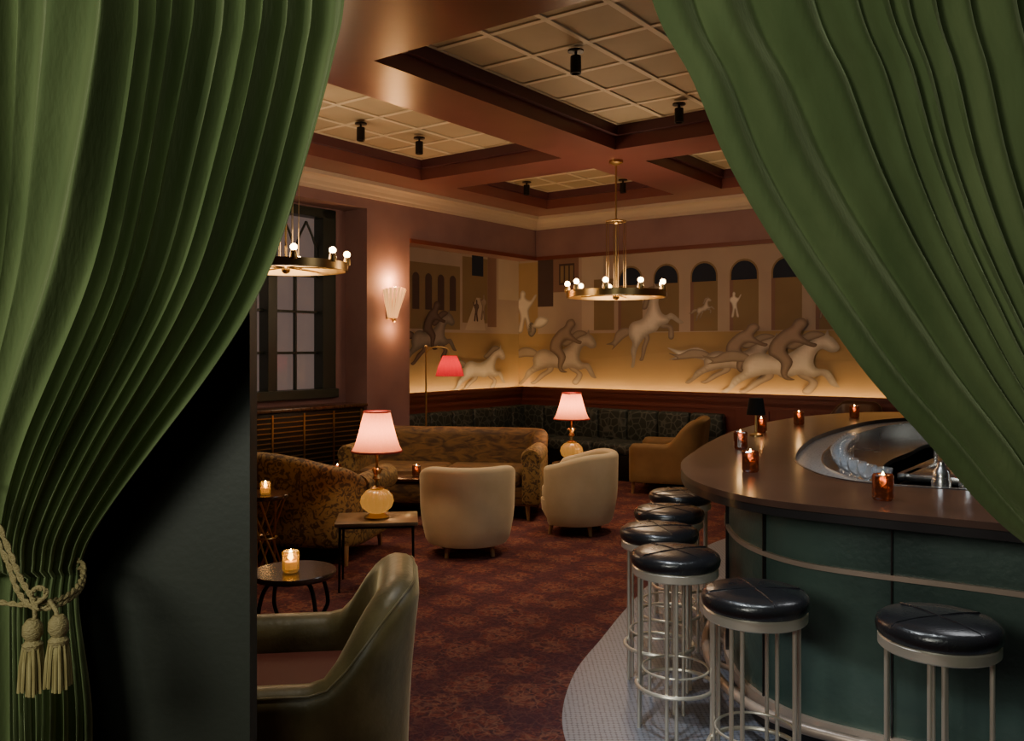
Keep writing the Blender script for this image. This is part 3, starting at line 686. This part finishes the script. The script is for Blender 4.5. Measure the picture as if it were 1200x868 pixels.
def armchair(name,loc,rz,label,w,d,hb,ha,mat,mseat,th=.12,flare=.05,r=.16,seatn=1,leg=.14,roll=False,cat='armchair',legm=m_legw,yh=-.05,rg=.3,crown=0,armm=None,seam=False):
    c=root(name,label,cat,loc,rz)
    P=upath(w-th,d-th,r); hs=[ha+(hb-ha)*sm((yh-y)/rg)-crown*(x/(w/2))**2*sm((yh-y)/rg) for x,y in P]
    b=B(); b.shell(P,hs,leg,th,flare,hb); b.obj('backrest',mat,c)
    if seam:
        pts=[]
        for i in range(2,len(P)-2):
            (x,y),h=P[i],hs[i]; a=P[i-1]; e=P[i+1]; tx,ty=e[0]-a[0],e[1]-a[1]; l=math.hypot(tx,ty); nx,ny=ty/l,-tx/l
            z=h-th/2+th/2*.75; o=th/2*.68+flare*((z-leg)/(hb-leg))**2
            pts.append((x+nx*o,y+ny*o,z))
        b=B(); b.tube(pts,.004,6); b.obj('piping',mat,c)
    if roll:
        for s in (-1,1):
            b=B(); x=s*(w/2-th/2+flare*.5)
            b.tube([(x,-d*.25,ha-.0),(x,d/2-.05,ha-.0),(x,d/2-.02,ha-.0)],[.09,.10,.085],18)
            if armm:
                b.box((x,.08,(ha+leg)/2),(th*1.08,d*.78,ha-leg-.02),.03,seg=3)
            b.obj('arm',armm or mat,c)
    b=B(); b.box((0,.02,leg+.09),(w-1.6*th,d-th*1.2,.18),.02); b.obj('seat_base',mat,c)
    iw=w-2*th; 
    for k in range(seatn):
        cw=iw/seatn; x=-iw/2+cw*(k+.5)
        b=B(); b.box((x,.04,leg+.25),(cw-.008,d-th*1.25,.15),.05,seg=4); b.obj('seat_cushion',mseat,c)
    for sx in (-1,1):
        for sy in (-1,1):
            b=B(); b.tube([(sx*(w/2-.1),sy*(d/2-.1),leg+.01),(sx*(w/2-.09),sy*(d/2-.09),0)],[.026,.015]); b.obj('leg',legm,c)
    return c
armchair('armchair',(-.80,3.12,0),math.radians(97),'bronze olive velvet armchair with rust seat beside the entry',.88,.84,.865,.575,m_olive_v,m_red_v,.15,.05,.24,yh=-.12,rg=.24,crown=.02,seam=True)
armchair('armchair',(1.80,10.0,0),math.radians(70),'tan velvet armchair with sloping arms near the banquette',.85,.85,.86,.58,m_tan_v,m_tan_v,.12,.05,.15)
armchair('armchair',R(4.45,-.75),PHI+pi-.4,'dark brown leather high-back chair near the painted wall',.62,.62,1.16,.8,m_brownl,m_brownl,.09,.04,.12)
armchair('loveseat',(-1.95,7.05,0),math.radians(-12),'gold and brown figured velvet loveseat with rolled arms',1.75,.9,.86,.58,m_pat,m_pat,.15,.06,.2,seatn=2,roll=True,cat='sofa',crown=.16)
armchair('sofa',(-.66,8.75,0),math.radians(171),'dark amber velvet sofa with figured gold rolled arms',1.95,.9,.82,.60,m_pat2,m_pat2,.16,.04,.14,seatn=2,roll=True,cat='sofa',crown=.0,armm=m_pat,yh=-.15,rg=.12)
# banquette
bq=root('banquette','dark green figured velvet corner banquette along the painted walls','banquette',R(0,0,0),PHI)
b=B(); b.box((.1,-1.6,.16),(.55,1.85,.32),.01); b.box((1.34,-.36,.16),(3.1,.6,.32),.01); b.obj('base',m_black,bq)
b=B(); b.box((.12,-1.62,.39),(.62,1.86,.14),.04,seg=3)
for k in range(4): b.box((.17+k*.78,-.36,.39),(.77,.66,.14),.04,seg=3)
b.obj('seat',m_banq,bq)
b=B()
for k in range(6): b.box((-.14,-.25-.42*k,.64),(.14,.415,.42),.04,seg=3)
for k in range(7): b.box((.02+k*.44,-.10,.64),(.435,.14,.42),.04,seg=3)
b.obj('backrest',m_banq,bq)
# ================================================================ TABLES
def roundtable(name,loc,r,h,label,mt,ml_,style):
    t=root(name,label,'side table',loc)
    b=B(); b.lathe([(0,h-.03),(r*.97,h-.03),(r,h-.02),(r,h-.005),(r*.98,h),(0,h)],seg=40); b.obj('table_top',mt,t)
    b=B()
    if style=='curve':
        for k in range(4):
            an=pi/4+k*pi/2; c,s=math.cos(an),math.sin(an)
            P=cr([(r*.3*c,r*.3*s,h-.035),(r*.75*c,r*.75*s,h-.06),(r*.95*c,r*.95*s,h-.2),(r*.75*c,r*.75*s,h*.4),(r*.85*c,r*.85*s,0.01)],6,False)
            b.tube(P,.011,8)
        b.torus(r*.74,.007,(0,0,h*.4))
    elif style=='sticks':
        for k in range(8):
            an=2*pi*k/8; a2=an+2.2
            b.tube([(r*.8*math.cos(an),r*.8*math.sin(an),h-.03),(r*.85*math.cos(a2),r*.85*math.sin(a2),0.01)],.008,8)
        b.torus(r*.45,.007,(0,0,h*.5))
    else:
        b.lathe([(0,0),(r*.8,0),(r*.8,.015),(.05,.03),(.02,.06),(.025,h*.5),(.018,h-.05),(.08,h-.03),(0,h-.03)],seg=28)
    b.obj('table_base',ml_,t); return t
roundtable('round_table',(-1.13,4.47,0),.215,.50,'small round black table with curved metal legs',m_wood,m_black,'curve')
roundtable('brass_table',(-1.75,6.12,0),.17,.62,'small round table on crossed brass rods',m_wood,m_brass,'sticks')
roundtable('lamp_table',(.60,8.66,0),.20,.50,'small round dark pedestal table under a lamp',m_wood,m_black,'ped')
m_topl=pm('aged_brass_stone_top',(.13,.085,.045),.3,col2=(.20,.14,.08),scale=7,coat=.3)
def recttable(name,loc,w,d,h,rz,label,mt=m_wood,lr=1):
    t=root(name,label,'table',loc,rz)
    b=B(); b.box((0,0,h-.0125),(w,d,.025),.005); b.obj('table_top',mt,t)
    b=B(); b.box((0,0,h-.035),(w-.06,d-.06,.02)); b.obj('apron',m_black,t)
    for sx in (-1,1):
        for sy in (-1,1):
            b=B(); b.tube([(sx*(w/2-.035),sy*(d/2-.035),h-.03),(sx*(w/2-.03),sy*(d/2-.03),0)],[.016*lr,.010*lr]); b.obj('leg',m_black,t)
recttable('side_table',(-.94,6.02,0),.56,.40,.47,.12,'rectangular side table with thin black metal legs under the lamp',m_topl,.65)
recttable('coffee_table',(-1.12,7.84,0),1.1,.48,.50,-.05,'long low dark wood table between the sofas')
# ---------------- lamps
def tlamp(loc,H,label,sr=.17):
    t=root('table_lamp',label,'table lamp',loc,0,'coral shade table lamps'); k=H/.74
    b=B(); b.lathe([(0,0),(.085,0),(.088,.012),(.07,.022),(.05,.032),(0,.034)],seg=32); b.obj('base',m_brass,t)
    b=B(); b.lathe([(.02,.03),(.055,.04),(.095,.075),(.108,.115),(.10,.155),(.07,.19),(.035,.205),(0,.207)],seg=96,rib=.09,nrib=12); b.obj('glass_globe',m_globe,t)
    b=B(); b.lathe([(.045,.2),(.05,.21),(.02,.225),(.014,.26),(.032,.275),(.02,.30),(.011,.32),(.009,.50*k),(0,.5*k)],seg=24)
    for q in range(5):
        an=2*pi*q/5; b.tube([(.012*math.cos(an),.012*math.sin(an),.30),(.035*math.cos(an),.035*math.sin(an),.345),(.05*math.cos(an),.05*math.sin(an),.335)],[.008,.007,.002],6)
    b.obj('stem',m_brass,t)
    zt=H; zb=H-.275*k
    b=B(); prof=[]
    for i in range(9):
        f=i/8; prof.append((sr*(1-.48*f**.75),zb+(zt-zb)*f))
    b.lathe(prof,seg=96,rib=.03,nrib=24); b.obj('lamp_shade',m_shade,t)
    b=B(); b.torus(sr*1.02,.007,(0,0,zb),60,6); b.obj('shade_trim',m_redtrim,t)
    b=B(); b.torus(sr*.54,.007,(0,0,zt),40,6); b.obj('shade_trim',m_redtrim,t)
    light('POINT','lamp_light',(loc[0],loc[1],loc[2]+(zb+zt)/2-.01),9.5,(1,.68,.40),size=.02)
tlamp((-.94,6.0,.47),.74,'table lamp with coral pleated shade and glowing ribbed amber globe')
tlamp((.60,8.68,.50),.70,'table lamp with coral pleated shade behind the tub chair',.175)
fpos=R(.72,-3.1)
fl_=root('floor_lamp','slender brass floor lamp with side arm and raspberry shade','floor lamp',fpos)
b=B(); b.lathe([(0,0),(.11,0),(.11,.015),(.02,.03),(0,.03)],seg=28); b.obj('base',m_brass,fl_)
b=B(); b.tube([(0,0,.02),(0,0,.8),(0,0,1.66)],.009,8); b.tube(cr([(0,0,1.60),(.06,-.01,1.655),(.16,-.02,1.665),(.24,-.03,1.64),(.26,-.03,1.56)],6,False),.007,8); b.sph((0,0,1.67),.016); b.obj('pole',m_brass,fl_)
b=B(); b.lathe([(.15,1.35),(.125,1.45),(.075,1.57)],(.26,-.03,0),seg=72,rib=.03,nrib=18); b.obj('lamp_shade',m_shade2,fl_)
light('POINT','floor_lamp_light',(fpos.x+.26,fpos.y-.03,1.45),3,(1,.45,.3),size=.03)
# bar lamp
bl=root('bar_lamp','tiny table lamp with black shade on the bar top','table lamp',(1.62,5.72,1.07))
b=B(); b.lathe([(0,0),(.045,0),(.045,.01),(.01,.02),(.007,.17),(0,.17)],seg=20); b.obj('stem',m_brass,bl)
b=B(); b.lathe([(.062,.14),(.045,.25),(0,.25)],seg=28); b.obj('lamp_shade',m_bshade,bl)
light('POINT','bar_lamp_light',(1.62,5.72,1.07+.18),.8,(1,.6,.3),size=.02)
# ---------------- candles
def candle(loc,mt,label,s=1,grp='tortoiseshell candle holders on the bar',le=.5):
    c=root('candle_holder',label,'candle holder',loc,random.random(),grp)
    b=B(); b.lathe([(0,0),(.03*s,0),(.036*s,.01*s),(.036*s,.085*s),(.032*s,.09*s),(.029*s,.085*s),(.029*s,.012*s),(0,.012*s)],seg=10); b.obj('glass_cup',mt,c,smooth=False)
    b=B(); b.lathe([(0,.013*s),(.024*s,.013*s),(.024*s,.045*s),(0,.045*s)],seg=16); b.obj('wax',m_wax,c)
    b=B(); b.lathe([(0,.047*s),(.011*s,.058*s),(.009*s,.078*s),(0,.10*s)],seg=10); b.obj('flame',m_flame,c)
    if le: light('POINT','candle_light',(loc[0],loc[1],loc[2]+.17*s),le,(1,.55,.2),size=.02)
for x,y in ((1.32,4.98),(1.12,4.05),(1.72,5.95),(2.18,6.55),(2.86,7.2),(1.42,3.30)): candle((x,y,1.07),m_tort,'faceted tortoiseshell glass candle holder lit on the bar top',1.1,le=.35)
candle((-1.14,4.44,.50),m_votive,'gold glass votive candle on the round table',1.2,'gold votive candles',.7)
candle((-1.74,6.08,.62),m_votive,'gold glass votive candle on the brass rod table',1,'gold votive candles',.5)
candle((-1.58,7.8,.50),m_tort,'tortoiseshell glass candle holder lit on the low table',1.1,'candles on the low table')
candle((-.86,7.76,.50),m_tort,'tortoiseshell glass candle holder lit on the low table',1.1,'candles on the low table')
candle((.72,8.55,.50),m_tort,'tortoiseshell glass candle holder on the lamp table',1.1,'candles by the lamp')
# ================================================================ LIGHT + CAMERA
light('AREA','entry_key',(-1.7,-.5,2.4),56,(1,.98,.84),size=.9,target=(-.9,2,1.3))
light('AREA','entry_fill',(-.4,-.2,2.9),11,(.92,1,.90),size=.6,target=(1.1,2.0,1.9))
light('AREA','bar_light',(2.9,4.2,3.3),20,(.95,.97,1),size=1.0,target=(2.0,4.2,0))
wd=bpy.data.worlds.new('world'); bpy.context.scene.world=wd; wd.use_nodes=True
wd.node_tree.nodes['Background'].inputs[0].default_value=(.38,.4,.42,1); wd.node_tree.nodes['Background'].inputs[1].default_value=.025
cam=bpy.data.cameras.new('camera'); co=bpy.data.objects.new('camera',cam); COL.objects.link(co)
co.location=(0,0,1.65); co.rotation_euler=(pi/2,0,0); cam.sensor_width=36; cam.lens=36*1010/1200; cam.shift_y=-26/1200; cam.clip_start=.05
bpy.context.scene.camera=co
